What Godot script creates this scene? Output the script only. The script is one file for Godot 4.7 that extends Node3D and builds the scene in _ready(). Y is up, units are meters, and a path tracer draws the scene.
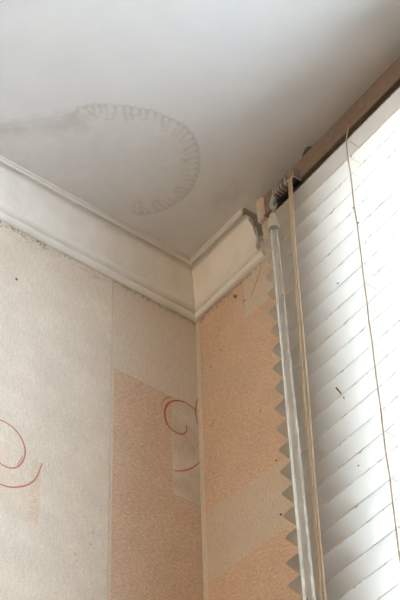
extends Node3D
# A damp room corner looked up at: papered walls, plaster cornice, stained ceiling, old venetian blind over the window.
# x runs along the left wall (room at x < 0), z along the window wall (room at z > 0), y is up.

const CORNER_Y := 2.534      # height of the cornice's lower edge above the floor
const CEIL := 0.066          # ceiling above that edge
const ROOM_X := -3.2935
const ROOM_Z := 4.2
const JAMB_A := 0.248
const JAMB_B := 1.82
const HEAD := -0.020
const SILL := -1.34
const PITCH := 0.02616
const PAPER_TOP := 20.0      # millimetres above the cornice's lower edge
const PAPER_H := 1048.0
const MM := 0.55             # millimetres per wallpaper texel

var rng := RandomNumberGenerator.new()
var M := {}
var meshes := {}

func _ready():
	rng.seed = 4711
	# ---------------------------------------------------------------- camera
	var cam := Camera3D.new()
	cam.name = "camera"
	add_child(cam)
	var pitch := 0.80235255
	var yaw := 0.67752914
	var roll := -0.032579
	var fwd := Vector3(sin(yaw) * cos(pitch), sin(pitch), -cos(yaw) * cos(pitch))
	var right := Vector3(cos(yaw), 0, sin(yaw))
	var up := right.cross(fwd)
	var r2 := right * cos(roll) + up * sin(roll)
	var u2 := up * cos(roll) - right * sin(roll)
	cam.transform = Transform3D(Basis(r2, u2, -fwd), Vector3(-0.8788, CORNER_Y - 1.4194, 1.1014))
	cam.fov = 2.0 * rad_to_deg(atan(300.0 / 1795.37))
	cam.near = 0.02
	cam.current = true
	# ---------------------------------------------------------------- sky and exposure
	var sky_mat := ProceduralSkyMaterial.new()
	sky_mat.sky_top_color = Color(0.71, 0.85, 1.0)
	sky_mat.sky_horizon_color = Color(0.82, 0.92, 1.0)
	sky_mat.ground_horizon_color = Color(0.75, 0.815, 0.87)
	sky_mat.ground_bottom_color = Color(0.71, 0.75, 0.78)
	sky_mat.sky_energy_multiplier = 1.0
	sky_mat.ground_energy_multiplier = 1.0
	var sky := Sky.new()
	sky.sky_material = sky_mat
	var env := Environment.new()
	env.background_mode = Environment.BG_SKY
	env.sky = sky
	env.background_energy_multiplier = 15.0
	env.tonemap_mode = Environment.TONE_MAPPER_LINEAR
	env.tonemap_exposure = 1.52
	env.sdfgi_enabled = true
	env.ssao_enabled = true
	env.ssil_enabled = true
	var we := WorldEnvironment.new()
	we.name = "world_environment"
	we.environment = env
	add_child(we)
	make_materials()
	build_room()
	build_cornice()
	build_windows()
	build_blind()

# ==================================================================== helpers
func P(x: float, y: float, z: float) -> Vector3:
	return Vector3(x, y + CORNER_Y, z)

func new_st() -> SurfaceTool:
	var st := SurfaceTool.new()
	st.begin(Mesh.PRIMITIVE_TRIANGLES)
	return st

func tri(st: SurfaceTool, a: Vector3, b: Vector3, c: Vector3, n: Vector3):
	if (b - a).cross(c - a).dot(n) > 0.0:
		var t := b
		b = c
		c = t
	var g := -(b - a).cross(c - a).normalized()
	for p in [a, b, c]:
		st.set_normal(g)
		st.add_vertex(p)

func quad(st: SurfaceTool, a: Vector3, b: Vector3, c: Vector3, d: Vector3, n: Vector3):
	tri(st, a, b, c, n)
	tri(st, a, c, d, n)

# a smooth triangle with its own normals
func stri(st: SurfaceTool, p: Array, n: Array):
	var o := [0, 1, 2]
	if (p[1] - p[0]).cross(p[2] - p[0]).dot(n[0] + n[1] + n[2]) > 0.0:
		o = [0, 2, 1]
	for i in o:
		st.set_normal(n[i])
		st.add_vertex(p[i])

func uvquad(st: SurfaceTool, p: Array, uv: Array, n: Vector3):
	var o := [0, 1, 2, 0, 2, 3]
	if (p[1] - p[0]).cross(p[2] - p[0]).dot(n) > 0.0:
		o = [0, 2, 1, 0, 3, 2]
	for i in o:
		st.set_normal(n)
		st.set_uv(uv[i])
		st.add_vertex(p[i])

func box(st: SurfaceTool, a: Vector3, b: Vector3, bev := 0.0):
	var lo := Vector3(min(a.x, b.x), min(a.y, b.y), min(a.z, b.z))
	var hi := Vector3(max(a.x, b.x), max(a.y, b.y), max(a.z, b.z))
	if bev <= 0.0:
		for ax in 3:
			for s in 2:
				var n := Vector3.ZERO
				n[ax] = 1.0 if s == 1 else -1.0
				var i := (ax + 1) % 3
				var j := (ax + 2) % 3
				var q := []
				for k in [[0, 0], [1, 0], [1, 1], [0, 1]]:
					var v := Vector3.ZERO
					v[ax] = hi[ax] if s == 1 else lo[ax]
					v[i] = hi[i] if k[0] == 1 else lo[i]
					v[j] = hi[j] if k[1] == 1 else lo[j]
					q.append(v)
				quad(st, q[0], q[1], q[2], q[3], n)
		return
	# chamfered box: six faces, twelve edges, eight corners
	var c := (lo + hi) * 0.5
	var h := (hi - lo) * 0.5
	var corner := func(sx, sy, sz, ax) -> Vector3:
		var v := Vector3(h.x - bev, h.y - bev, h.z - bev)
		v[ax] += bev
		return c + Vector3(v.x * sx, v.y * sy, v.z * sz)
	for ax in 3:
		for s in [-1.0, 1.0]:
			var q := []
			for k in [[-1.0, -1.0], [1.0, -1.0], [1.0, 1.0], [-1.0, 1.0]]:
				var sg := [0.0, 0.0, 0.0]
				sg[ax] = s
				sg[(ax + 1) % 3] = k[0]
				sg[(ax + 2) % 3] = k[1]
				q.append(corner.call(sg[0], sg[1], sg[2], ax))
			var n := Vector3.ZERO
			n[ax] = s
			quad(st, q[0], q[1], q[2], q[3], n)
	for ax in 3:            # edges that run along ax
		for s in [-1.0, 1.0]:
			for t in [-1.0, 1.0]:
				var i := (ax + 1) % 3
				var j := (ax + 2) % 3
				var q := []
				for e in [[-1.0, i], [1.0, i], [1.0, j], [-1.0, j]]:
					var sg := [0.0, 0.0, 0.0]
					sg[ax] = e[0]
					sg[i] = s
					sg[j] = t
					q.append(corner.call(sg[0], sg[1], sg[2], e[1]))
				var n := Vector3.ZERO
				n[i] = s
				n[j] = t
				quad(st, q[0], q[1], q[2], q[3], n)
	for sx in [-1.0, 1.0]:
		for sy in [-1.0, 1.0]:
			for sz in [-1.0, 1.0]:
				tri(st, corner.call(sx, sy, sz, 0), corner.call(sx, sy, sz, 1), corner.call(sx, sy, sz, 2), Vector3(sx, sy, sz))

# a round or prismatic bar along a list of points, radii one per point
func tube(st: SurfaceTool, pts: Array, radii, sides := 10, flat := false, turn := 0.0):
	var rings := []
	var dirs := []
	var prev := Vector3(1, 0, 0)
	for i in pts.size():
		var d: Vector3 = (pts[min(i + 1, pts.size() - 1)] - pts[max(i - 1, 0)]).normalized()
		var e := prev - d * prev.dot(d)
		if e.length() < 0.05:
			e = Vector3(0, 0, 1) - d * d.z
		e = e.normalized()
		prev = e
		var f := d.cross(e)
		var r: float = radii[i] if radii is Array else radii
		var ring := []
		var dr := []
		for k in sides:
			var a := TAU * k / sides + turn
			var o := e * cos(a) + f * sin(a)
			ring.append(pts[i] + o * r)
			dr.append(o)
		rings.append(ring)
		dirs.append(dr)
	for i in pts.size() - 1:
		for k in sides:
			var l := (k + 1) % sides
			if flat:
				quad(st, rings[i][k], rings[i][l], rings[i + 1][l], rings[i + 1][k], dirs[i][k] + dirs[i][l])
			else:
				stri(st, [rings[i][k], rings[i][l], rings[i + 1][l]], [dirs[i][k], dirs[i][l], dirs[i + 1][l]])
				stri(st, [rings[i][k], rings[i + 1][l], rings[i + 1][k]], [dirs[i][k], dirs[i + 1][l], dirs[i + 1][k]])
	for e in [0, pts.size() - 1]:
		var n: Vector3 = (pts[0] - pts[1]) if e == 0 else (pts[e] - pts[e - 1])
		for k in sides:
			tri(st, pts[e], rings[e][k], rings[e][(k + 1) % sides], n)

# a lumpy little blob
func blob(st: SurfaceTool, c: Vector3, r: Vector3, seed_: int):
	var g := RandomNumberGenerator.new()
	g.seed = seed_
	var top := c + Vector3(0, r.y * g.randf_range(0.7, 1.2), 0)
	var bot := c - Vector3(0, r.y * g.randf_range(0.7, 1.2), 0)
	var ring := []
	for k in 6:
		var a := TAU * k / 6.0
		var s := g.randf_range(0.6, 1.25)
		ring.append(c + Vector3(cos(a) * r.x * s, g.randf_range(-0.25, 0.25) * r.y, sin(a) * r.z * s))
	for k in 6:
		var l := (k + 1) % 6
		tri(st, top, ring[k], ring[l], (ring[k] + ring[l]) * 0.5 - c + Vector3(0, r.y, 0))
		tri(st, bot, ring[k], ring[l], (ring[k] + ring[l]) * 0.5 - c - Vector3(0, r.y, 0))

func obj(called: String, st: SurfaceTool, m: Material, parent: Node = self) -> MeshInstance3D:
	return put(called, st.commit(), m, parent)

func put(called: String, mesh: Mesh, m: Material, parent: Node = self) -> MeshInstance3D:
	var o := MeshInstance3D.new()
	o.name = called
	o.mesh = mesh
	if m:
		o.material_override = m
	o.cast_shadow = GeometryInstance3D.SHADOW_CASTING_SETTING_ON
	parent.add_child(o, true)
	return o

func tag(o: Node, label: String, category: String, kind := "", group := ""):
	o.set_meta("label", label)
	o.set_meta("category", category)
	if kind:
		o.set_meta("kind", kind)
	if group:
		o.set_meta("group", group)

func thing(called: String, label: String, category: String, at: Vector3, kind := "") -> Node3D:
	var o := Node3D.new()
	o.name = called
	add_child(o, true)
	o.position = at
	tag(o, label, category, kind)
	return o

# ==================================================================== materials
func flat_mat(c: Color, rough := 0.8, metal := 0.0) -> StandardMaterial3D:
	var m := StandardMaterial3D.new()
	m.albedo_color = c
	m.roughness = rough
	m.metallic = metal
	return m

func noise_image(w: int, h: int, freq: float, seed_: int, octaves := 3, stretch := Vector2.ONE) -> PackedByteArray:
	var n := FastNoiseLite.new()
	n.seed = seed_
	n.noise_type = FastNoiseLite.TYPE_SIMPLEX_SMOOTH
	n.frequency = freq
	n.fractal_octaves = octaves
	var sw := int(ceil(w * stretch.x))
	var sh := int(ceil(h * stretch.y))
	var im := n.get_image(sw, sh, false, false, true)
	if sw != w or sh != h:
		im.resize(w, h, Image.INTERPOLATE_CUBIC)
	im.convert(Image.FORMAT_L8)
	return im.get_data()

func rough_relief(w: int, freq: float, seed_: int, octaves := 4) -> ImageTexture:
	var n := FastNoiseLite.new()
	n.seed = seed_
	n.noise_type = FastNoiseLite.TYPE_SIMPLEX_SMOOTH
	n.frequency = freq
	n.fractal_octaves = octaves
	return ImageTexture.create_from_image(n.get_seamless_image(w, w, false, false, 0.15, true))

func triplanar(m: StandardMaterial3D, metres: float):
	m.uv1_triplanar = true
	m.uv1_world_triplanar = true
	m.uv1_scale = Vector3.ONE / metres

# colour mottling as a triplanar texture between two colours
func mottled(a: Color, b: Color, freq: float, seed_: int) -> ImageTexture:
	var n := FastNoiseLite.new()
	n.seed = seed_
	n.frequency = freq
	n.fractal_octaves = 5
	var src := n.get_seamless_image(512, 512, false, false, 0.15, true)
	src.convert(Image.FORMAT_L8)
	var d := src.get_data()
	var out := PackedByteArray()
	out.resize(512 * 512 * 3)
	for i in d.size():
		var c := a.lerp(b, d[i] / 255.0)
		out[i * 3] = int(c.r * 255.0)
		out[i * 3 + 1] = int(c.g * 255.0)
		out[i * 3 + 2] = int(c.b * 255.0)
	return ImageTexture.create_from_image(Image.create_from_data(512, 512, false, Image.FORMAT_RGB8, out))

func make_materials():
	# painted plaster of the cornice
	var m := flat_mat(Color.WHITE, 0.62)
	m.albedo_texture = mottled(Color(0.83, 0.815, 0.79), Color(0.90, 0.89, 0.875), 0.012, 3)
	m.heightmap_enabled = true
	m.heightmap_texture = rough_relief(512, 0.03, 5)
	m.heightmap_scale = 0.06
	triplanar(m, 0.25)
	M.cornice = m
	# ceiling away from the stains
	m = flat_mat(Color(0.855, 0.85, 0.845), 0.9)
	M.ceiling_plain = m
	# filler
	m = flat_mat(Color.WHITE, 0.95)
	m.albedo_texture = mottled(Color(0.50, 0.50, 0.49), Color(0.68, 0.675, 0.66), 0.02, 9)
	triplanar(m, 0.05)
	M.filler = m
	M.plaster_edge = flat_mat(Color(0.70, 0.67, 0.63), 0.95)
	# blind
	m = flat_mat(Color.WHITE, 0.42)
	m.albedo_texture = mottled(Color(0.79, 0.768, 0.728), Color(0.84, 0.822, 0.79), 0.015, 13)
	triplanar(m, 0.3)
	m.backlight_enabled = true
	m.backlight = Color(0.35, 0.345, 0.335)
	M.slat = m
	m = flat_mat(Color.WHITE, 0.5)
	m.albedo_texture = mottled(Color(0.42, 0.35, 0.305), Color(0.50, 0.425, 0.375), 0.02, 14)
	triplanar(m, 0.12)
	M.rail = m
	M.cap = flat_mat(Color(0.70, 0.65, 0.59), 0.55)
	m = flat_mat(Color(0.95, 0.945, 0.925, 0.13), 0.07)
	m.refraction_enabled = true
	m.refraction_scale = 0.048
	M.wand = m
	M.collar = flat_mat(Color(0.70, 0.665, 0.60), 0.35)
	M.metal = flat_mat(Color(0.80, 0.80, 0.79), 0.25, 0.75)
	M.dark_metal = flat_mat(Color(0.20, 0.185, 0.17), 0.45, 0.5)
	M.cord = flat_mat(Color(0.66, 0.575, 0.475), 0.9)
	M.ladder = flat_mat(Color(0.66, 0.57, 0.48), 0.9)
	M.rung = flat_mat(Color(0.82, 0.79, 0.75), 0.9)
	M.dust = flat_mat(Color(0.76, 0.71, 0.645), 1.0)
	M.fleck = flat_mat(Color(0.36, 0.27, 0.20), 1.0)
	# window
	M.frame = flat_mat(Color(0.88, 0.88, 0.86), 0.4)
	m = flat_mat(Color(0.95, 0.98, 0.97, 0.06), 0.02)
	m.transparency = BaseMaterial3D.TRANSPARENCY_ALPHA
	M.glass = m
	m = flat_mat(Color(0.93, 0.80, 0.64), 0.95)
	m.backlight_enabled = true
	m.backlight = Color(0.94, 0.78, 0.60)
	M.added_curtain = m  # added cloth that tints the unseen fill light warm
	# other room surfaces
	M.white_wall = flat_mat(Color(0.92, 0.90, 0.86), 0.9)
	M.plaster = flat_mat(Color(0.82, 0.77, 0.71), 0.9)
	m = flat_mat(Color.WHITE, 0.45)
	m.albedo_texture = mottled(Color(0.30, 0.20, 0.135), Color(0.42, 0.29, 0.20), 0.02, 31)
	triplanar(m, 0.6)
	M.floor = m

# ==================================================================== painting helpers for printed paper and stains
func blend_px(d: PackedByteArray, i: int, c: Color, a: float):
	d[i] = int(clampf(lerpf(d[i], c.r * 255.0, a), 0, 255))
	d[i + 1] = int(clampf(lerpf(d[i + 1], c.g * 255.0, a), 0, 255))
	d[i + 2] = int(clampf(lerpf(d[i + 2], c.b * 255.0, a), 0, 255))

func smooth_curve(pts: Array, step := 0.4) -> Array:
	var out := []
	for i in pts.size() - 1:
		var a: Vector2 = pts[max(i - 1, 0)]
		var b: Vector2 = pts[i]
		var c: Vector2 = pts[i + 1]
		var e: Vector2 = pts[min(i + 2, pts.size() - 1)]
		var n := int(ceil(b.distance_to(c) / step))
		for k in n:
			out.append(b.cubic_interpolate(c, a, e, float(k) / n))
	out.append(pts[pts.size() - 1])
	return out

# ink: a line drawn in millimetres, wider in the middle
func ink(d: PackedByteArray, w: int, h: int, px: float, org: Vector2, pts: Array, wide: float, c: Color, alpha: float, g: RandomNumberGenerator):
	var line := smooth_curve(pts, px * 0.6)
	var cover := {}
	for k in line.size():
		var t := float(k) / maxi(1, line.size() - 1)
		var r := wide * 0.5 * (0.45 + 0.55 * sin(PI * clampf(t * 0.9 + 0.08, 0, 1))) / px
		var q: Vector2 = (line[k] - org) / px
		q.y = -q.y
		var R := int(ceil(r + 1.0))
		for yy in range(int(q.y) - R, int(q.y) + R + 1):
			for xx in range(int(q.x) - R, int(q.x) + R + 1):
				if xx < 0 or yy < 0 or xx >= w or yy >= h:
					continue
				var v := clampf(r + 0.5 - Vector2(xx, yy).distance_to(q), 0.0, 1.0)
				if v > 0.0:
					var key := yy * w + xx
					cover[key] = max(v, cover.get(key, 0.0))
	for key in cover:
		blend_px(d, key * 3, c, cover[key] * alpha * g.randf_range(0.75, 1.0))

func speck(d: PackedByteArray, w: int, h: int, px: float, org: Vector2, at: Vector2, r: float, c: Color, alpha: float, g: RandomNumberGenerator):
	var q := (at - org) / px
	q.y = -q.y
	r /= px
	var R := int(ceil(r + 1.0))
	var e := Vector2(g.randf_range(0.7, 1.3), g.randf_range(0.7, 1.3))
	for yy in range(int(q.y) - R, int(q.y) + R + 1):
		for xx in range(int(q.x) - R, int(q.x) + R + 1):
			if xx < 0 or yy < 0 or xx >= w or yy >= h:
				continue
			var v := clampf(r + 0.5 - ((Vector2(xx, yy) - q) * e).length(), 0.0, 1.0)
			if v > 0.0:
				blend_px(d, (yy * w + xx) * 3, c, v * alpha * g.randf_range(0.6, 1.0))

const BEIGE := Color(0.79, 0.745, 0.69)
const PINK := Color(0.76, 0.652, 0.558)
const PALE := Color(0.815, 0.78, 0.735)
const TAN := Color(0.715, 0.635, 0.555)
const RED := Color(0.60, 0.22, 0.16)

# One length of wallpaper. x0: millimetres at its left edge as one looks at it. kind: "A" far left, "B" left of the corner, "C" right of the corner.
func paper(kind: String, x0: float, wide: float) -> StandardMaterial3D:
	var w := int(round(wide / MM))
	var h := int(round(PAPER_H / MM))
	var g := RandomNumberGenerator.new()
	g.seed = hash(kind)
	var s := kind.unicode_at(0)
	var grain := noise_image(w, h, 0.17, s, 3)
	var thread := noise_image(w, h, 0.17, s + 7, 2, Vector2(1, 0.2))        # upright threads
	var streak := noise_image(w, h, 0.20, s + 21, 3, Vector2(0.38, 1))       # brushed, nearly level
	var patch := noise_image(w, h, 0.012, s + 33, 4)
	var d := PackedByteArray()
	d.resize(w * h * 3)
	var relief := PackedByteArray()
	relief.resize(w * h)
	var j := 0
	for row in h:
		var y := PAPER_TOP - row * MM
		for col in w:
			var x := x0 + col * MM
			var gr := grain[j] / 255.0 - 0.5
			var th := thread[j] / 255.0 - 0.5
			var sk := streak[j] / 255.0 - 0.5
			var pa := patch[j] / 255.0 - 0.5
			var wob := gr * 1.5
			var c := BEIGE
			var pk := 0.0
			if kind == "A":
				# worn-off print: a pale ghost of a pink square and a stronger stripe beside it
				var gy := y + wob
				if gy < -297.0 and gy > -376.0 + pa * 20.0:
					if x > -202.5 + wob and x < -191.8 + wob and gy < -301.0:
						pk = 0.55 + pa * 0.5 + sk * 0.3
					elif x < -202.5 and x > -245.0:
						pk = 0.20 + pa * 0.45 + th * 0.3 if gy < -330.0 or x < -226.0 else 0.0
				c = BEIGE.lerp(PINK, clampf(pk, 0.0, 0.6))
				c = c.lerp(PALE, clampf(pa * 0.8, 0.0, 0.4))
			elif kind == "B":
				if x > 0.0:
					c = PALE.lerp(TAN, 0.35 + pa * 0.3)
				elif x > -35.3 + wob * 0.4 and y < -129.0 + wob and y > -262.6 + wob:
					c = TAN.lerp(BEIGE, 0.60 + pa * 0.8)
					pk = 0.2
				elif y < -131.4 + wob and x > -110.5 + wob * 0.6:
					c = PINK
					pk = 1.0
				else:
					c = BEIGE.lerp(TAN, 0.18 + pa * 0.4)
			else:
				var top := -275.0 - (x - 7.7) * 0.112 + wob
				var bot := -361.8 - (x - 9.7) * 0.073 + wob
				if x > 84.2 + wob * 0.5 and y > -61.0 - (x - 84.0) * 0.06 + wob:
					c = BEIGE.lerp(TAN, 0.40 + pa * 0.5)
				elif y < top and y > bot:
					c = BEIGE.lerp(TAN, 0.5 + pa * 0.5)
				else:
					c = PINK
					pk = 1.0
			var f := 1.0 + gr * 0.11 + th * 0.06 + pa * 0.045
			if pk > 0.5:
				f = 1.0 + gr * 0.13 + sk * 0.14 + pa * 0.05
				c = c.lerp(BEIGE, clampf(sk * 0.6 + gr * 0.6 - 0.05, 0.0, 0.4))
			d[j * 3] = int(clampf(c.r * f * 255.0, 0, 255))
			d[j * 3 + 1] = int(clampf(c.g * f * 255.0, 0, 255))
			d[j * 3 + 2] = int(clampf(c.b * f * 255.0, 0, 255))
			var hgt := gr * 0.8 + (sk * 1.1 if pk > 0.5 else th * 0.9)
			relief[j] = int(clampf(128.0 + hgt * 150.0, 0, 255))
			j += 1
	var org := Vector2(x0, PAPER_TOP)
	if kind == "A":
		ink(d, w, h, MM, org, [Vector2(-262, -281), Vector2(-252, -274), Vector2(-240, -272), Vector2(-231, -272.3), Vector2(-222, -276), Vector2(-214.6, -284), Vector2(-210.6, -294.4), Vector2(-211.2, -305), Vector2(-215, -315), Vector2(-221, -322), Vector2(-229, -325), Vector2(-237, -324), Vector2(-246, -318), Vector2(-249, -308), Vector2(-243, -301)], 1.7, RED, 0.72, g)
		ink(d, w, h, MM, org, [Vector2(-213, -303), Vector2(-214.4, -308), Vector2(-218, -317)], 1.3, RED, 0.5, g)
		ink(d, w, h, MM, org, [Vector2(-258, -336), Vector2(-246, -345), Vector2(-235, -348.3), Vector2(-224, -346.6), Vector2(-213.5, -341), Vector2(-204, -333), Vector2(-196.7, -322), Vector2(-192.9, -309), Vector2(-191, -301)], 1.6, RED, 0.75, g)
		# mould and dirt where the paper meets the cornice
		for k in 900:
			var yy := -absf(g.randfn(0.0, 3.2))
			var xx := g.randf_range(-640.0, -114.0)
			var near := exp(-pow((xx + 236.0) / 14.0, 2.0)) + exp(-pow((xx + 262.0) / 10.0, 2.0)) * 0.5 + exp(-pow((xx + 206.0) / 10.0, 2.0)) * 0.6
			if g.randf() < 0.12 + near:
				speck(d, w, h, MM, org, Vector2(xx, yy), g.randf_range(0.4, 1.3), Color(0.30, 0.26, 0.21), g.randf_range(0.15, 0.6), g)
		for k in 70:
			speck(d, w, h, MM, org, Vector2(g.randf_range(-320.0, -120.0), g.randf_range(-470.0, -5.0)), g.randf_range(0.3, 0.8), Color(0.45, 0.36, 0.28), g.randf_range(0.2, 0.6), g)
		speck(d, w, h, MM, org, Vector2(-233.8, -74.0), 1.3, Color(0.12, 0.10, 0.09), 0.9, g)
		speck(d, w, h, MM, org, Vector2(-247.0, -66.0), 0.8, Color(0.3, 0.25, 0.2), 0.6, g)
		for q in [Vector2(-150, -390), Vector2(-148, -397), Vector2(-131, -356), Vector2(-133, -371)]:
			speck(d, w, h, MM, org, q, 1.8, Color(0.52, 0.48, 0.44), 0.3, g)
		# tide marks: thin brown outlines under the cornice
		for k in 7:
			var line := []
			var bx := g.randf_range(-300.0, -130.0)
			var by := g.randf_range(-22.0, -6.0)
			for q in 7:
				line.append(Vector2(bx + q * 7.0, by + g.randf_range(-3.0, 3.0)))
			ink(d, w, h, MM, org, line, 1.1, Color(0.66, 0.54, 0.43), 0.35, g)
	elif kind == "B":
		ink(d, w, h, MM, org, [Vector2(-3, -132.7), Vector2(-11, -129.8), Vector2(-20, -129.1), Vector2(-32, -134.2), Vector2(-41.5, -145), Vector2(-44.9, -158), Vector2(-43, -169.7), Vector2(-37.9, -176), Vector2(-29, -178), Vector2(-22.4, -176.3), Vector2(-17, -170), Vector2(-16.6, -161)], 2.1, RED, 0.9, g)
		ink(d, w, h, MM, org, [Vector2(-33, -131), Vector2(-39, -133), Vector2(-44, -137.8), Vector2(-48, -145.7), Vector2(-48.9, -152)], 1.0, RED, 0.75, g)
		ink(d, w, h, MM, org, [Vector2(-0.4, -114.7), Vector2(-2.8, -125.4), Vector2(-3.7, -136), Vector2(-2.2, -145), Vector2(-0.3, -154)], 1.5, RED, 0.85, g)
		ink(d, w, h, MM, org, [Vector2(-33, -231.5), Vector2(-21, -225), Vector2(-10, -215.7), Vector2(-0.2, -203.6)], 1.6, RED, 0.85, g)
		ink(d, w, h, MM, org, [Vector2(-30, -178), Vector2(-20, -176), Vector2(-10, -187), Vector2(-4, -196)], 2.0, Color(0.60, 0.46, 0.35), 0.25, g)
		ink(d, w, h, MM, org, [Vector2(-35.5, -127), Vector2(-35.3, -200), Vector2(-35.6, -263)], 0.8, Color(0.9, 0.84, 0.77), 0.45, g)
		ink(d, w, h, MM, org, [Vector2(-110, -131.4), Vector2(-70, -131), Vector2(-36, -130.6)], 0.9, Color(0.58, 0.45, 0.35), 0.5, g)
		ink(d, w, h, MM, org, [Vector2(-35, -263), Vector2(-15, -262.6), Vector2(0, -262.4)], 0.9, Color(0.58, 0.45, 0.35), 0.45, g)
		for k in 120:
			speck(d, w, h, MM, org, Vector2(g.randf_range(-113.0, 0.0), -absf(g.randfn(0.0, 2.6))), g.randf_range(0.4, 1.2), Color(0.34, 0.28, 0.22), g.randf_range(0.1, 0.45), g)
		for k in 40:
			speck(d, w, h, MM, org, Vector2(g.randf_range(-113.0, 0.0), g.randf_range(-470.0, -5.0)), g.randf_range(0.3, 0.7), Color(0.45, 0.34, 0.26), g.randf_range(0.2, 0.5), g)
	else:
		ink(d, w, h, MM, org, [Vector2(117, -7), Vector2(114, -12), Vector2(106, -24), Vector2(95, -39)], 1.3, Color(0.52, 0.28, 0.19), 0.8, g)
		ink(d, w, h, MM, org, [Vector2(84.2, -14), Vector2(84.5, -40), Vector2(84.6, -62)], 0.8, Color(0.62, 0.50, 0.40), 0.5, g)
		for q in [[68.4, -12.4, 1.6], [71.7, -16.7, 1.9], [69.8, -14.5, 1.3], [84.6, -33.7, 1.4], [87, -34.5, 1.0], [42.3, -74, 1.0], [24.3, -85.2, 1.0], [22.3, -168.7, 0.9], [24.2, -166.5, 0.8], [25.9, -164.3, 0.8], [100.0, -205.0, 0.9], [64.0, -310.0, 0.7]]:
			speck(d, w, h, MM, org, Vector2(q[0], q[1]), q[2], Color(0.30, 0.18, 0.12), 0.85, g)
		for k in 150:
			speck(d, w, h, MM, org, Vector2(g.randf_range(7.0, 130.0), -absf(g.randfn(0.0, 3.0))), g.randf_range(0.4, 1.3), Color(0.34, 0.24, 0.17), g.randf_range(0.1, 0.5), g)
		for k in 70:
			speck(d, w, h, MM, org, Vector2(g.randf_range(7.0, 170.0), g.randf_range(-470.0, -5.0)), g.randf_range(0.3, 0.7), Color(0.42, 0.28, 0.20), g.randf_range(0.2, 0.5), g)
	var m := StandardMaterial3D.new()
	m.roughness = 0.88
	m.albedo_texture = ImageTexture.create_from_image(Image.create_from_data(w, h, false, Image.FORMAT_RGB8, d))
	m.heightmap_enabled = true
	m.heightmap_texture = ImageTexture.create_from_image(Image.create_from_data(w, h, false, Image.FORMAT_L8, relief))
	m.heightmap_scale = 0.09
	return m

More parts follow.
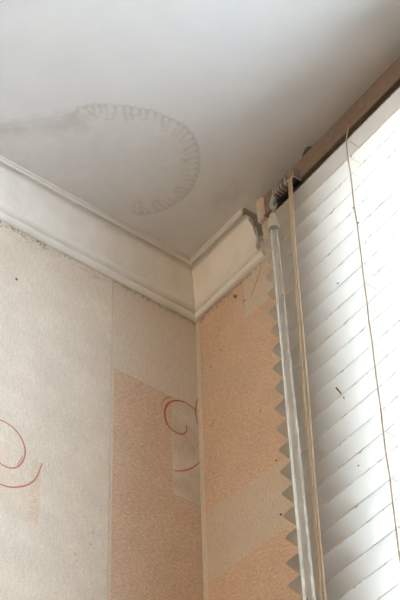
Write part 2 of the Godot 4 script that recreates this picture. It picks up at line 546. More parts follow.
# ceiling paint with the dried rings of a leak; 0.6 m square from the room corner
const STAIN := 600.0
func stained_ceiling() -> StandardMaterial3D:
	var px := 0.6
	var n := int(STAIN / px)
	var g := RandomNumberGenerator.new()
	g.seed = 77
	var fine := noise_image(n, n, 0.25, 51, 2)
	var coarse := noise_image(n, n, 0.008, 52, 4)
	var mid := noise_image(n, n, 0.035, 53, 4)
	var d := PackedByteArray()
	d.resize(n * n * 3)
	# texture column: x from -600 to 0, row: z from 0 to 600, in millimetres
	var ring := [Vector2(-300, 56), Vector2(-285, 71), Vector2(-266, 90), Vector2(-249, 101), Vector2(-251, 117), Vector2(-248, 130), Vector2(-238, 142), Vector2(-223, 152), Vector2(-207, 161), Vector2(-188, 169), Vector2(-170, 172.4), Vector2(-153, 175), Vector2(-136, 171), Vector2(-119, 160), Vector2(-107, 147), Vector2(-96, 129), Vector2(-90, 111), Vector2(-89, 96), Vector2(-92, 78), Vector2(-100, 60), Vector2(-112, 48), Vector2(-124, 40)]
	var inside := PackedVector2Array(smooth_curve(ring, 4.0))
	inside.append(Vector2(-124, 0))
	inside.append(Vector2(-600, 0))
	inside.append(Vector2(-600, 30))
	var base := Color(0.855, 0.85, 0.845)
	var j := 0
	for row in n:
		for col in n:
			var x := -STAIN + col * px
			var z := row * px
			var f := 1.0 + (fine[j] / 255.0 - 0.5) * 0.018 + (coarse[j] / 255.0 - 0.5) * 0.025
			var c := base
			if x > -310.0 and x < -80.0 and z < 185.0 and Geometry2D.is_point_in_polygon(Vector2(x, z), inside):
				c = base.lerp(Color(0.82, 0.805, 0.785), 0.35 + (mid[j] / 255.0 - 0.5) * 0.6)
			d[j * 3] = int(clampf(c.r * f * 255.0, 0, 255))
			d[j * 3 + 1] = int(clampf(c.g * f * 255.0, 0, 255))
			d[j * 3 + 2] = int(clampf(c.b * f * 255.0, 0, 255))
			j += 1
	var org := Vector2(-STAIN, 0)
	var flip := func(line: Array) -> Array:
		var o := []
		for q in line:
			o.append(Vector2(q.x, -q.y))
		return o
	# the dried water marks are drawn as a mask first and softened, as wet edges are
	var wet := PackedByteArray()
	wet.resize(n * n * 3)
	wet.fill(0)
	var w := Color.WHITE
	var rim := smooth_curve(ring.slice(4), 1.0)
	var at := 0.0
	while int(at) < rim.size() - 14:
		var step := g.randf_range(6.5, 11.0)
		var a: Vector2 = rim[int(at)]
		var b: Vector2 = rim[mini(int(at + step + 2.0), rim.size() - 1)]
		var mid_p: Vector2 = rim[int(at + step * 0.5)]
		var inn := Vector2(-(b - a).y, (b - a).x).normalized()
		if inn.dot(Vector2(-185, 90) - mid_p) < 0.0:
			inn = -inn
		var deep := g.randf_range(9.0, 19.0)
		var lean := (b - a) * g.randf_range(-0.3, 0.5)
		# outer scallop, then the lobe that runs inwards from it
		ink(wet, n, n, px, org, flip.call([a + inn * 3.5, a + inn * 1.0, mid_p - inn * g.randf_range(0.8, 2.0), b + inn * 1.0, b + inn * 3.5]), g.randf_range(2.2, 3.2), w, g.randf_range(0.5, 0.8), g)
		ink(wet, n, n, px, org, flip.call([b + inn * 2.0, b + inn * deep * 0.5, b + inn * deep + lean]), g.randf_range(2.6, 4.6), w, g.randf_range(0.3, 0.6), g)
		if g.randf() < 0.55:
			ink(wet, n, n, px, org, flip.call([b + inn * deep + lean, mid_p + inn * (deep * 1.05) + lean, mid_p + inn * deep * 0.6 - lean * 0.3]), g.randf_range(1.8, 3.0), w, g.randf_range(0.2, 0.45), g)
		at += step
	for q in 300:
		var t := g.randf()
		var p0: Vector2 = Vector2(-330, 30).lerp(Vector2(-245, 108), t) + Vector2(g.randfn(0, 6.0), g.randfn(0, 5.0))
		speck(wet, n, n, px, org, Vector2(p0.x, -p0.y), g.randf_range(3.0, 7.0), w, g.randf_range(0.03, 0.12), g)
	var outer := []
	for q in 12:
		outer.append(Vector2(-325, 36).lerp(Vector2(-252, 112), q / 11.0) + Vector2(g.randf_range(-3, 3), g.randf_range(-1, 5)))
	ink(wet, n, n, px, org, flip.call(outer), 4.0, w, 0.3, g)
	for q in 160:
		var p0 := Vector2(-243, 112) + Vector2(g.randfn(0, 8.0), g.randfn(0, 5.0))
		speck(wet, n, n, px, org, Vector2(p0.x, -p0.y), g.randf_range(2.0, 5.0), w, g.randf_range(0.03, 0.10), g)
	for q in 220:
		var p0 := Vector2(-52, 126) + Vector2(g.randfn(0, 9.0), g.randfn(0, 16.0))
		speck(wet, n, n, px, org, Vector2(p0.x, -p0.y), g.randf_range(3.0, 6.0), w, g.randf_range(0.03, 0.10), g)
	var soft := Image.create_from_data(n, n, false, Image.FORMAT_RGB8, wet)
	soft.resize(n / 3, n / 3, Image.INTERPOLATE_TRILINEAR)
	soft.resize(n, n, Image.INTERPOLATE_CUBIC)
	wet = soft.get_data()
	var tide := Color(0.655, 0.615, 0.58)
	for q in n * n:
		if wet[q * 3] > 2:
			blend_px(d, q * 3, tide, wet[q * 3] / 255.0 * 0.44)
	for q in 60:
		speck(d, n, n, px, org, Vector2(g.randf_range(-390.0, -20.0), -g.randf_range(5.0, 430.0)), g.randf_range(0.3, 0.6), Color(0.6, 0.56, 0.52), g.randf_range(0.15, 0.4), g)
	for q in 26:
		speck(d, n, n, px, org, Vector2(g.randf_range(-42.0, -24.0), -g.randf_range(140.0, 330.0)), g.randf_range(0.4, 0.8), Color(0.45, 0.41, 0.37), g.randf_range(0.1, 0.35), g)
	var m := StandardMaterial3D.new()
	m.roughness = 0.9
	m.albedo_texture = ImageTexture.create_from_image(Image.create_from_data(n, n, false, Image.FORMAT_RGB8, d))
	return m

# ==================================================================== the room
func strip(parent: Node, m: Material, poly: Array, uv: Array, n: Vector3, thick := 0.0005):
	# one hung length: front face, a hair proud of the wall, with its edges
	var st := new_st()
	var f := []
	for p in poly:
		f.append(p + n * thick)
	uvquad(st, f, uv, n)
	for k in 4:
		var l := (k + 1) % 4
		var e: Vector3 = (poly[k] + poly[l]) * 0.5 - (poly[0] + poly[2]) * 0.5
		uvquad(st, [poly[k], poly[l], f[l], f[k]], [uv[k], uv[l], uv[l], uv[k]], e)
	return obj("wallpaper_strip", st, m, parent)

func build_room():
	var floor_y := -CORNER_Y
	# floor and ceiling
	var st := new_st()
	box(st, P(ROOM_X - 0.12, floor_y - 0.1, -0.12), P(0.12, floor_y, ROOM_Z + 0.12))
	tag(obj("floor", st, M.floor), "brown wooden floor of the papered room", "floor", "structure")
	var ceil_mat := stained_ceiling()
	st = new_st()
	var s := STAIN / 1000.0
	uvquad(st, [P(-s, CEIL, 0), P(0, CEIL, 0), P(0, CEIL, s), P(-s, CEIL, s)], [Vector2(0, 0), Vector2(1, 0), Vector2(1, 1), Vector2(0, 1)], Vector3.DOWN)
	var mesh := st.commit()
	st = new_st()
	quad(st, P(ROOM_X, CEIL, 0), P(-s, CEIL, 0), P(-s, CEIL, s), P(ROOM_X, CEIL, s), Vector3.DOWN)
	quad(st, P(ROOM_X, CEIL, s), P(0, CEIL, s), P(0, CEIL, ROOM_Z), P(ROOM_X, CEIL, ROOM_Z), Vector3.DOWN)
	box(st, P(ROOM_X - 0.12, CEIL + 0.0002, -0.12), P(0.12, CEIL + 0.12, ROOM_Z + 0.12))
	mesh = st.commit(mesh)
	mesh.surface_set_material(0, ceil_mat)
	mesh.surface_set_material(1, M.ceiling_plain)
	tag(put("ceiling", mesh, null), "white painted ceiling with a scalloped brownish water stain", "ceiling", "structure")

	# left wall with its wallpaper lengths
	st = new_st()
	box(st, P(ROOM_X - 0.12, floor_y, -0.12), P(0.12, CEIL, 0))
	var wl := obj("wall_left", st, M.plaster)
	tag(wl, "beige papered wall with red scrolls and a pink square beside the corner", "wall", "structure")
	var pa := paper("A", -643.5, 530.0)
	var pb := paper("B", -113.5, 121.0)
	var pc := paper("C", 7.5, 240.5)
	var top := PAPER_TOP / 1000.0
	var vb := (top - floor_y) * 1000.0 / PAPER_H
	var x1 := -0.1138
	while x1 > ROOM_X + 0.01:
		var x0: float = max(x1 - 0.5295, ROOM_X)
		var u0 := 1.0 - (x1 - x0) / 0.53
		strip(wl, pa, [P(x0, top, 0), P(x1, top, 0), P(x1, floor_y, 0), P(x0, floor_y, 0)], [Vector2(u0, 0), Vector2(1, 0), Vector2(1, vb), Vector2(u0, vb)], Vector3(0, 0, 1))
		x1 = x0 - 0.0003
	# the length that turns the corner: broad face here, a narrow flap on the window wall
	st = new_st()
	var t := 0.0009
	var uc := 113.5 / 121.0
	var zf := 0.0075
	uvquad(st, [P(-0.1135, top, t), P(-t, top, t), P(-t, floor_y, t), P(-0.1135, floor_y, t)], [Vector2(0, 0), Vector2(uc, 0), Vector2(uc, vb), Vector2(0, vb)], Vector3(0, 0, 1))
	uvquad(st, [P(-t, top, t), P(-t, top, zf), P(-t, floor_y, zf), P(-t, floor_y, t)], [Vector2(uc, 0), Vector2(1, 0), Vector2(1, vb), Vector2(uc, vb)], Vector3(-1, 0, 0))
	uvquad(st, [P(-0.1135, top, 0), P(-0.1135, top, t), P(-0.1135, floor_y, t), P(-0.1135, floor_y, 0)], [Vector2(0, 0), Vector2(0.003, 0), Vector2(0.003, vb), Vector2(0, vb)], Vector3(-1, 0, 0))
	uvquad(st, [P(-t, top, zf), P(0, top, zf), P(0, floor_y, zf), P(-t, floor_y, zf)], [Vector2(1, 0), Vector2(1, 0), Vector2(1, vb), Vector2(1, vb)], Vector3(0, 0, 1))
	var cs := obj("wallpaper_strip", st, pb, wl)
	cs.set_meta("label", "pink and beige length with red scroll, folded round the corner")

	# window wall with its opening
	st = new_st()
	box(st, P(0, floor_y, 0), P(0.07, CEIL, JAMB_A))
	box(st, P(0, HEAD, JAMB_A), P(0.07, CEIL, JAMB_B))
	box(st, P(0, floor_y, JAMB_A), P(0.07, SILL, JAMB_B))
	box(st, P(0, floor_y, JAMB_B), P(0.07, CEIL, ROOM_Z + 0.12))
	var wr := obj("wall_right", st, M.plaster)
	tag(wr, "pink papered window wall with a beige band behind the blind's end", "wall", "structure")
	strip(wr, pc, [P(0, top, zf), P(0, top, JAMB_A), P(0, floor_y, JAMB_A), P(0, floor_y, zf)], [Vector2(0, 0), Vector2(1, 0), Vector2(1, vb), Vector2(0, vb)], Vector3(-1, 0, 0))

	# the two walls behind the camera; the far one has a window added for fill light
	st = new_st()
	var fx := ROOM_X - 0.14
	box(st, P(fx, floor_y, 0), P(ROOM_X, CEIL, 0.2))
	box(st, P(fx, floor_y, 4.0), P(ROOM_X, CEIL, ROOM_Z))
	box(st, P(fx, floor_y, 0.2), P(ROOM_X, -1.25, 4.0))
	box(st, P(fx, -0.06, 0.2), P(ROOM_X, CEIL, 4.0))
	tag(obj("wall_front", st, M.plaster), "beige wall with the opening of the added window", "wall", "structure")
	st = new_st()
	box(st, P(ROOM_X - 0.12, floor_y, ROOM_Z), P(0.0, CEIL, ROOM_Z + 0.12))
	tag(obj("wall_back", st, M.white_wall), "plain white wall opposite the scrolled wallpaper", "wall", "structure")

# ==================================================================== cornice
# (projection from the wall, drop below the ceiling) in millimetres
func cornice_profile() -> Array:
	var p := []
	var add := func(list: Array):
		for q in list:
			p.append(Vector2(q[0], q[1]) / 1000.0)
	add.call([[27, 0], [27.6, 0.9], [27.6, 2.2], [26.6, 2.9], [25.2, 3.1], [25.2, 4.0], [26.4, 4.3], [27.0, 5.2], [26.8, 6.4], [25.8, 7.2], [24.4, 7.2]])
	add.call([[23.4, 6.0], [21.8, 5.2], [20.0, 5.2], [18.2, 6.0], [17.0, 7.4], [16.4, 8.8], [16.4, 9.4], [17.4, 9.7], [17.6, 10.5], [16.9, 11.4]])
	for k in range(1, 13):
		var t := k / 13.0
		add.call([[lerpf(16.9, 6.2, t) - 2.6 * sin(PI * t), lerpf(11.4, 45.0, t)]])
	add.call([[6.2, 45.0], [7.6, 45.2], [8.8, 46.2], [9.3, 48.0], [9.1, 50.2], [8.1, 52.2], [6.4, 53.8], [4.4, 54.8], [2.6, 55.4], [2.2, 56.4]])
	add.call([[2.6, 57.2], [4.6, 57.6], [6.0, 58.6], [6.5, 60.4], [6.2, 62.6], [5.0, 64.6], [3.0, 65.8], [0.0, 66.0]])
	return p

# run of cornice along a wall; f(offset from wall, drop, along) gives the point
func cornice_run(st: SurfaceTool, prof: Array, place: Callable, a: Callable, b: Callable, out: Vector3, cap_a: bool, cap_b: bool):
	for k in prof.size() - 1:
		var q: Vector2 = prof[k]
		var r: Vector2 = prof[k + 1]
		var e := r - q
		var n2 := Vector2(e.y, -(-e.x))      # outward in (projection, drop)
		var n := out * n2.x + Vector3.DOWN * -e.x
		var p0: Vector3 = place.call(q, a.call(q))
		var p1: Vector3 = place.call(q, b.call(q))
		var p2: Vector3 = place.call(r, b.call(r))
		var p3: Vector3 = place.call(r, a.call(r))
		quad(st, p0, p1, p2, p3, n)
	for cap in [[cap_a, a, -1.0], [cap_b, b, 1.0]]:
		if not cap[0]:
			continue
		var pivot: Vector3 = place.call(Vector2.ZERO, cap[1].call(Vector2.ZERO))
		var dir: Vector3 = (place.call(Vector2.ZERO, 1.0) - place.call(Vector2.ZERO, 0.0)) * cap[2]
		for k in prof.size() - 1:
			tri(st, pivot, place.call(prof[k], cap[1].call(prof[k])), place.call(prof[k + 1], cap[1].call(prof[k + 1])), dir)

func build_cornice():
	var prof := cornice_profile()
	var along_left := func(q: Vector2, s: float) -> Vector3: return P(s, CEIL - q.y, q.x)
	var along_right := func(q: Vector2, s: float) -> Vector3: return P(-q.x, CEIL - q.y, s)
	var gap := 0.00025
	var st := new_st()
	cornice_run(st, prof, along_left, func(q): return ROOM_X + q.x, func(q): return -q.x - gap, Vector3(0, 0, 1), false, true)
	tag(obj("trim_1", st, M.cornice), "white moulded plaster cornice above the scrolled beige wallpaper", "cornice", "structure")
	var cut := func(q: Vector2) -> float:
		return 0.1195 + 0.0005 * sin(q.y * 420.0) + 0.0003 * sin(q.y * 1150.0) + (0.006 if q.y > 0.058 else 0.0)
	st = new_st()
	cornice_run(st, prof, along_right, func(q): return q.x + gap, cut, Vector3(-1, 0, 0), true, true)
	var tr := obj("trim_2", st, M.cornice)
	tag(tr, "short cut length of white cornice between the corner and the blind", "cornice", "structure")
	# grey filler smeared on the sawn end
	st = new_st()
	var pts := []
	for k in prof.size():
		var q: Vector2 = prof[k]
		if q.y > 0.056:
			break
		pts.append(q)
	for k in pts.size() - 1:
		for e in 2:
			var z0 := 0.1185
			var q: Vector2 = pts[k]
			var r: Vector2 = pts[k + 1]
			var w0 := 0.0042 + 0.0008 * sin(q.y * 510.0 + 1.0) + 0.0004 * sin(q.y * 1500.0)
			var w1 := 0.0042 + 0.0008 * sin(r.y * 510.0 + 1.0) + 0.0004 * sin(r.y * 1500.0)
			var iq := Vector2(max(q.x - 0.0012, 0.0), q.y)
			var ir := Vector2(max(r.x - 0.0012, 0.0), r.y)
			if e == 0:
				quad(st, along_right.call(iq, z0), along_right.call(iq, z0 + w0), along_right.call(ir, z0 + w1), along_right.call(ir, z0), Vector3(-1, -0.3, 0))
			else:
				quad(st, along_right.call(iq, z0 + w0), along_right.call(Vector2(0, q.y), z0 + w0), along_right.call(Vector2(0, r.y), z0 + w1), along_right.call(ir, z0 + w1), Vector3(0, 0, 1))
	var fl := obj("filler", st, M.filler, tr)
	fl.set_meta("label", "rough grey filler on the sawn end of the cornice")
	# the cornice goes on past the blind and round the rest of the room
	st = new_st()
	cornice_run(st, prof, along_right, func(_q): return 2.0, func(q): return ROOM_Z - q.x, Vector3(-1, 0, 0), true, false)
	tag(obj("trim_3", st, M.cornice), "white cornice on the window wall past the blind", "cornice", "structure")
	st = new_st()
	cornice_run(st, prof, func(q, s): return P(s, CEIL - q.y, ROOM_Z - q.x), func(q): return ROOM_X + q.x, func(q): return -q.x, Vector3(0, 0, -1), false, false)
	tag(obj("trim_4", st, M.cornice), "white cornice on the plain wall opposite", "cornice", "structure")
	st = new_st()
	cornice_run(st, prof, func(q, s): return P(ROOM_X + q.x, CEIL - q.y, s), func(q): return q.x, func(q): return ROOM_Z - q.x, Vector3(1, 0, 0), false, false)
	tag(obj("trim_5", st, M.cornice), "white cornice above the added window", "cornice", "structure")

# ==================================================================== windows
func window(called: String, label: String, x0: float, x1: float, ya: float, yb: float, za: float, zb: float, bays: int):
	var w := thing(called, label, "window", Vector3(0, 0, 0), "structure")
	var f := 0.014
	for s in [[ya, ya + f, za, zb], [yb - f, yb, za, zb], [ya + f, yb - f, za, za + f], [ya + f, yb - f, zb - f, zb]]:
		var st := new_st()
		box(st, P(x0, s[0], s[2]), P(x1, s[1], s[3]), 0.004)
		obj("window_frame", st, M.frame, w)
	var step := (zb - za - 2 * f) / bays
	for k in bays:
		var z0 := za + f + k * step
		if k > 0:
			var st := new_st()
			box(st, P(x0 + 0.005, ya + f, z0 - 0.018), P(x1 - 0.005, yb - f, z0 + 0.018), 0.003)
			obj("mullion", st, M.frame, w)
		var xm := (x0 + x1) * 0.5
		var sg := new_st()
		quad(sg, P(xm, ya + f, z0), P(xm, yb - f, z0), P(xm, yb - f, z0 + step), P(xm, ya + f, z0 + step), Vector3(-1, 0, 0))
		obj("pane", sg, M.glass, w)

func build_windows():
	window("window_1", "white framed window glowing behind the closed venetian blind", 0.025, 0.065, SILL, HEAD, JAMB_A, JAMB_B, 2)
	window("window_2", "wide white framed window added behind the viewer for fill light", ROOM_X - 0.12, ROOM_X - 0.07, -1.25, -0.06, 0.2, 4.0, 4)
	build_added_curtain()

# pleated cloth over the added window, put in to warm the shade
func build_added_curtain():
	var c := thing("added_curtain", "pleated ochre cloth on a pole, added to warm the light of the added window", "added_curtain", P(ROOM_X + 0.07, -2.35, 2.1))
	var st := new_st()
	var n := 180
	for k in n:
		var p := []
		for e in 2:
			var t := float(k + e) / n
			p.append(Vector3(0.028 * sin(t * TAU * 30.0) + 0.008 * sin(t * TAU * 11.3), 0, (t - 0.5) * 4.0))
		var nn := Vector3(1, 0, 0)
		quad(st, p[0], p[1], p[1] + Vector3(0, 2.3, 0), p[0] + Vector3(0, 2.3, 0), nn)
	obj("cloth", st, M.added_curtain, c)
	st = new_st()
	tube(st, [Vector3(0, 2.32, -2.05), Vector3(0, 2.32, 2.05)], 0.012, 12)
	obj("pole", st, M.frame, c)

# ==================================================================== venetian blind
const SLAT_W := 0.0322
const SLAT_TILT := 0.31
const BLIND_Z := 0.157
const BLIND_END := 1.86

func slat_mesh(seed_: int) -> Mesh:
	# origin at the room-side edge, at the left end; the slat runs along +z and falls towards the window
	var g := RandomNumberGenerator.new()
	g.seed = seed_
	var cols := 9
	var length := BLIND_END - BLIND_Z
	var zs := [0.0, 0.004, 0.01, 0.03, 0.06, 0.09, 0.12, 0.15, 0.18, 0.21, 0.25, 0.3, 0.5, 0.8, 1.1, 1.4, length]
	var bend := []
	for z in zs:
		bend.append(g.randf_range(-0.00035, 0.00035))
	var st := new_st()
	var r := 0.0036
	var top := []
	for i in zs.size():
		var rowp := []
		for k in cols:
			# edge columns crowd together so that the rounded ends read
			var s := 0.5 - 0.5 * cos(PI * k / (cols - 1))
			var a := SLAT_W * s
			var inset := 0.0
			var de: float = min(a, SLAT_W - a)
			if de < r:
				inset = r - sqrt(max(0.0, r * r - (r - de) * (r - de)))
			var z: float = lerpf(inset, zs[zs.size() - 1] - inset, zs[i] / length)
			var crown := 0.0016 * 4.0 * s * (1.0 - s)
			var x := a * cos(SLAT_TILT) + crown * sin(SLAT_TILT)
			var y: float = -a * sin(SLAT_TILT) + crown * cos(SLAT_TILT) + bend[i]
			rowp.append(Vector3(x, y, z))
		top.append(rowp)
	var nrm := func(i: int, k: int) -> Vector3:
		var du: Vector3 = top[i][min(k + 1, cols - 1)] - top[i][max(k - 1, 0)]
		var n := Vector3(-du.y, du.x, 0)
		return n.normalized()
	var th := 0.0005
	for i in zs.size() - 1:
		for k in cols - 1:
			var p := [top[i][k], top[i][k + 1], top[i + 1][k + 1], top[i + 1][k]]
			var n := [nrm.call(i, k), nrm.call(i, k + 1), nrm.call(i + 1, k + 1), nrm.call(i + 1, k)]
			for o in [[0, 1, 2], [0, 2, 3]]:
				stri(st, [p[o[0]], p[o[1]], p[o[2]]], [n[o[0]], n[o[1]], n[o[2]]])
				stri(st, [p[o[0]] - n[o[0]] * th, p[o[1]] - n[o[1]] * th, p[o[2]] - n[o[2]] * th], [-n[o[0]], -n[o[1]], -n[o[2]]])
		for k in [0, cols - 1]:
			var n0: Vector3 = nrm.call(i, k)
			var n1: Vector3 = nrm.call(i + 1, k)
			quad(st, top[i][k], top[i + 1][k], top[i + 1][k] - n1 * th, top[i][k] - n0 * th, Vector3(-1 if k == 0 else 1, 0.3, 0))
	for i in [0, zs.size() - 1]:
		for k in cols - 1:
			quad(st, top[i][k], top[i][k + 1], top[i][k + 1] - nrm.call(i, k + 1) * th, top[i][k] - nrm.call(i, k) * th, Vector3(0, 0, -1 if i == 0 else 1))
	return st.commit()

func dust_mesh(seed_: int) -> Mesh:
	# fluff and grit caught along the room-side edge of one slat
	var g := RandomNumberGenerator.new()
	g.seed = seed_
	var st := new_st()
	var line := []
	var rad := []
	for k in 140:
		line.append(Vector3(g.randf_range(-0.0001, 0.0003), g.randf_range(-0.0006, -0.0001), 0.004 + k * 0.003))
		rad.append(g.randf_range(0.00012, 0.00042))
	tube(st, line, rad, 5)
	var z := 0.012
	while z < 0.42:
		var s := g.randf_range(0.25, 0.55)
		if g.randf() < 0.08:
			s *= 2.2
		blob(st, Vector3(g.randf_range(-0.0002, 0.0006), g.randf_range(-0.0007, 0.0003), z), Vector3(0.0009, 0.0011, g.randf_range(0.9, 2.6) * 0.0018) * s, g.randi())
		z += g.randf_range(0.001, 0.006)
	return st.commit()

func build_blind():
	var b := thing("venetian_blind", "old white venetian blind with brown headrail, cords and clear wand", "blind", Vector3(0, CORNER_Y, BLIND_Z))
	var L := func(x: float, y: float, z: float) -> Vector3: return Vector3(x, y, z - BLIND_Z)
	# --- headrail: an open channel with rolled lips, hung a little crooked
	var rail := Node3D.new()
	rail.name = "headrail"
	b.add_child(rail, true)
	rail.position = L.call(-0.0255, 0.0, 0.150)
	rail.rotation = Vector3(deg_to_rad(-1.3), deg_to_rad(-0.9), 0)
	var ra := func(x: float, y: float, z: float) -> Vector3: return Vector3(x, y, z)
	var chan := [Vector2(0, 0.0525), Vector2(0.0014, 0.0535), Vector2(0.022, 0.0535), Vector2(0.0234, 0.052), Vector2(0.0234, 0.0205), Vector2(0.022, 0.0193), Vector2(0.0045, 0.0193), Vector2(0.0045, 0.0207), Vector2(0.0012, 0.0207), Vector2(-0.0006, 0.0203), Vector2(-0.0014, 0.0211), Vector2(-0.0014, 0.0224), Vector2(-0.0006, 0.0233), Vector2(0, 0.0245)]
	var st := new_st()
	var z1 := BLIND_END - 0.155
	for k in chan.size():
		var p: Vector2 = chan[k]
		var q: Vector2 = chan[(k + 1) % chan.size()]
		var e := q - p
		quad(st, ra.call(p.x, p.y, 0.006), ra.call(q.x, q.y, 0.006), ra.call(q.x, q.y, z1), ra.call(p.x, p.y, z1), Vector3(-e.y, e.x, 0))
	obj("channel", st, M.rail, rail)
	for zz in [[-0.0045, 0.0075], [z1 - 0.0015, z1 + 0.008]]:
		st = new_st()
		box(st, ra.call(-0.0022, 0.0195, zz[0]), ra.call(0.0246, 0.0545, zz[1]), 0.0018)
		var c := obj("end_cap", st, M.cap, rail)
		c.set_meta("label", "pale plastic end cap")
	# --- ceiling clips that stick up behind the rail
	for zz in [0.082, 0.060, 0.95]:
		st = new_st()
		var arc := []
		var small: bool = zz == 0.060
		for k in 9:
			var t := k / 8.0
			arc.append(Vector3(0.0012, 0.0525 + (0.003 if small else 0.0085) * sin(PI * t), zz + (t - 0.5) * (0.006 if small else 0.022)))
		for k in 8:
			for w in 2:
				var o := Vector3(0.012 * w, 0, 0)
				var p: Vector3 = arc[k]
				var q: Vector3 = arc[k + 1]
				quad(st, p + o, q + o, Vector3(q.x, 0.0515, q.z) + o, Vector3(p.x, 0.0515, p.z) + o, Vector3(-1 if w == 0 else 1, 0, 0))
			quad(st, arc[k], arc[k + 1], arc[k + 1] + Vector3(0.012, 0, 0), arc[k] + Vector3(0.012, 0, 0), Vector3(0, 1, 0))
		var cl := obj("clip", st, M.dark_metal, rail)
		if not small:
			st = new_st()
			var rimp := []
			for k in range(1, 6):
				rimp.append(arc[k] + Vector3(-0.0006, 0.0001, 0))
			tube(st, rimp, 0.0007, 6)
			obj("rim", st, M.metal, cl)

	# --- slats
	var slats := []
	var dusts := []
	for v in 6:
		slats.append(slat_mesh(100 + v))
		dusts.append(dust_mesh(200 + v))
	var count := 52
	for k in count:
		var s := put("slat", slats[k % 6], M.slat, b)
		s.position = L.call(-0.033 + rng.randf_range(-0.0006, 0.0006), -0.0004 - PITCH * k + rng.randf_range(-0.0007, 0.0007), BLIND_Z + rng.randf_range(-0.0008, 0.0008))
		s.rotation = Vector3(-deg_to_rad(lerpf(1.9, 0.2, clampf(k / 17.0, 0, 1))) + rng.randf_range(-0.002, 0.002), 0, rng.randf_range(-0.02, 0.02))
		if k < 22:
			var du := put("dust", dusts[(k * 5 + 1) % 6], M.dust, s)
			du.set_meta("kind", "stuff")
	# bottom rail
	st = new_st()
	box(st, L.call(-0.034, -0.0004 - PITCH * count - 0.012, BLIND_Z), L.call(-0.004, -0.0004 - PITCH * count, BLIND_END), 0.004)
	obj("bottom_rail", st, M.cap, b)

	# --- ladder tapes: front and back string with a rung under each slat
	for zl in [0.298, 0.90, 1.45, 1.79]:
		var lad := Node3D.new()
		lad.name = "ladder"
		b.add_child(lad, true)
		var g := RandomNumberGenerator.new()
		g.seed = int(zl * 1000)
		var rise := func(k: float) -> float: return tan(deg_to_rad(lerpf(1.9, 0.2, clampf(k / 17.0, 0, 1)))) * (zl - BLIND_Z) if zl < 0.5 else 0.0
		var front := [L.call(-0.0285, 0.031, zl)]
		var back := [L.call(-0.0035, 0.029, zl)]
		for k in count:
			var y: float = -0.0004 - PITCH * k + rise.call(float(k))
			front.append(L.call(-0.0352 + g.randf_range(-0.0004, 0.0004), y - 0.001, zl + g.randf_range(-0.0004, 0.0004)))
			back.append(L.call(-0.0008, y - 0.0105, zl))
		st = new_st()
		tube(st, front, 0.00075, 6)
		obj("string", st, M.ladder, lad)
		st = new_st()
		tube(st, back, 0.0006, 5)
		obj("string", st, M.ladder, lad)
		for k in count:
			st = new_st()
			var a: Vector3 = front[k + 1]
			var c: Vector3 = back[k + 1]
			var m := (a + c) * 0.5 + Vector3(0, 0.0006, 0.002)
			tube(st, [a + Vector3(0, -0.0004, 0), m, c], 0.00045, 5)
			obj("rung", st, M.rung, lad)
	# --- lift cords
	for o in [-0.0019, 0.0021]:
		st = new_st()
		var pts := []
		for k in 40:
			var t := k / 39.0
			pts.append(L.call(-0.0385 - 0.0025 * sin(min(t * 8.0, 1.0) * PI / 2), lerpf(0.020, -0.95, t), lerpf(0.2140, 0.2075, t) + o * (0.6 + 0.5 * sin(min(t * 6.0, 1.0) * PI / 2)) + 0.0005 * sin(t * 21.0 + o * 900.0)))
		tube(st, pts, 0.00115, 8)
		obj("lift_cord", st, M.cord, b)
	# --- tilt wand
	var wand := Node3D.new()
	wand.name = "tilt_wand"
	b.add_child(wand, true)
	var w0: Vector3 = L.call(-0.0425, -0.026, 0.1872)
	var w1: Vector3 = L.call(-0.0425, -0.70, 0.1990)
	var dir := (w1 - w0).normalized()
	st = new_st()
	tube(st, [w0 + dir * 0.006, w0 + dir * 0.02, w1], [0.0046, 0.0048, 0.0066], 6, true, 0.35)
	obj("rod", st, M.wand, wand)
	st = new_st()
	tube(st, [w0 - dir * 0.0095, w0 - dir * 0.0085, w0 - dir * 0.003, w0 - dir * 0.001, w0 + dir * 0.0045, w0 + dir * 0.0055, w0 + dir * 0.0115, w0 + dir * 0.0125], [0.0030, 0.0036, 0.0042, 0.0056, 0.0058, 0.0064, 0.0064, 0.0055], 14)
	obj("collar", st, M.collar, wand)
	st = new_st()
	tube(st, [w0 - dir * 0.006, w0 - dir * 0.014, w0 - dir * 0.018 + Vector3(0.001, 0, 0.003), w0 - dir * 0.0225 + Vector3(0.003, 0, 0.0035), w0 - dir * 0.026 + Vector3(0.005, 0, 0.001), w0 - dir * 0.030 + Vector3(0.007, 0.001, 0.0)], 0.0013, 8)
	obj("hook", st, M.metal, wand)
	# --- tilter worm and cord lock, bright metal under the rail
	var tl := Node3D.new()
	tl.name = "tilter"
	b.add_child(tl, true)
	var tc: Vector3 = L.call(-0.0315, 0.0205, 0.1795)
	st = new_st()
	tube(st, [tc + Vector3(0.004, 0.010, 0), tc + Vector3(0.001, 0.002, 0), tc + Vector3(-0.0022, -0.008, 0), tc + Vector3(-0.0038, -0.0125, 0)], [0.0052, 0.0052, 0.0044, 0.0030], 12)
	obj("worm_housing", st, M.metal, tl)
	for k in 4:
		st = new_st()
		var c := tc + Vector3(-0.0030, 0.0035 - 0.0006 * k, 0.0065 + 0.0042 * k)
		box(st, c - Vector3(0.0042, 0.0056 - 0.0006 * k, 0.0009), c + Vector3(0.0042, 0.0056 - 0.0006 * k, 0.0009), 0.0004)
		obj("gear_plate", st, M.metal, tl)
	st = new_st()
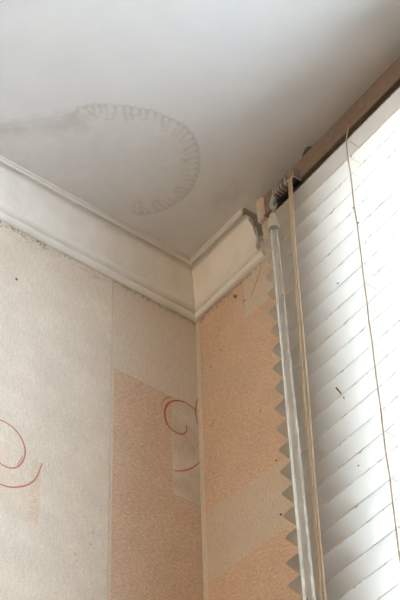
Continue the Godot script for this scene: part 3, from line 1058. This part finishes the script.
	box(st, tc + Vector3(0.002, -0.003, -0.006), tc + Vector3(0.009, 0.008, 0.022), 0.001)
	obj("bracket", st, M.dark_metal, tl)  # dark colour stands in for the shaded gaps between the bright plates
	var ck := Node3D.new()
	ck.name = "cord_lock"
	b.add_child(ck, true)
	var cc: Vector3 = L.call(-0.0335, 0.0255, 0.2125)
	for k in [-1, 1]:
		st = new_st()
		box(st, cc + Vector3(-0.0055, -0.0075, 0.0068 * k - 0.0008), cc + Vector3(0.0055, 0.0075, 0.0068 * k + 0.0008), 0.0004)
		obj("side_plate", st, M.metal, ck)
	for k in 3:
		st = new_st()
		var c := cc + Vector3(-0.0030 + 0.0030 * k, -0.004 + 0.004 * k, 0)
		tube(st, [c + Vector3(0, 0, -0.0062), c + Vector3(0, 0, 0.0062)], 0.0016, 10)
		obj("roller", st, M.metal, ck)
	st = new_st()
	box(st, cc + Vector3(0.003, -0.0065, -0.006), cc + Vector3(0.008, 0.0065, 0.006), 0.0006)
	obj("cage", st, M.dark_metal, ck)  # shade between the side plates put in as a dark colour
	# --- grit, dead flies and a straw on the slats
	var specks := [[-0.0338, -0.0985, 0.2950, 0.0016], [-0.0338, -0.1240, 0.2985, 0.0018], [-0.0338, -0.178, 0.262, 0.0014], [-0.033, -0.158, 0.3045, 0.0012], [-0.033, -0.152, 0.357, 0.0012], [-0.0335, -0.327, 0.1560, 0.0017], [-0.0335, -0.3915, 0.157, 0.0019], [-0.0325, -0.3465, 0.350, 0.0016], [-0.0338, -0.407, 0.262, 0.0013]]
	for q in specks:
		st = new_st()
		blob(st, L.call(q[0], q[1], q[2]), Vector3(0.7, 0.6, 1.0) * q[3], int(q[2] * 10000))
		obj("grit", st, M.fleck, b)
	st = new_st()
	tube(st, [L.call(-0.034, -0.302, 0.245), L.call(-0.032, -0.309, 0.2475), L.call(-0.0295, -0.3165, 0.2495)], [0.0008, 0.0006, 0.0005], 6)
	var straw := obj("straw", st, M.fleck, b)
	straw.set_meta("label", "tiny brown straw stuck to a slat")
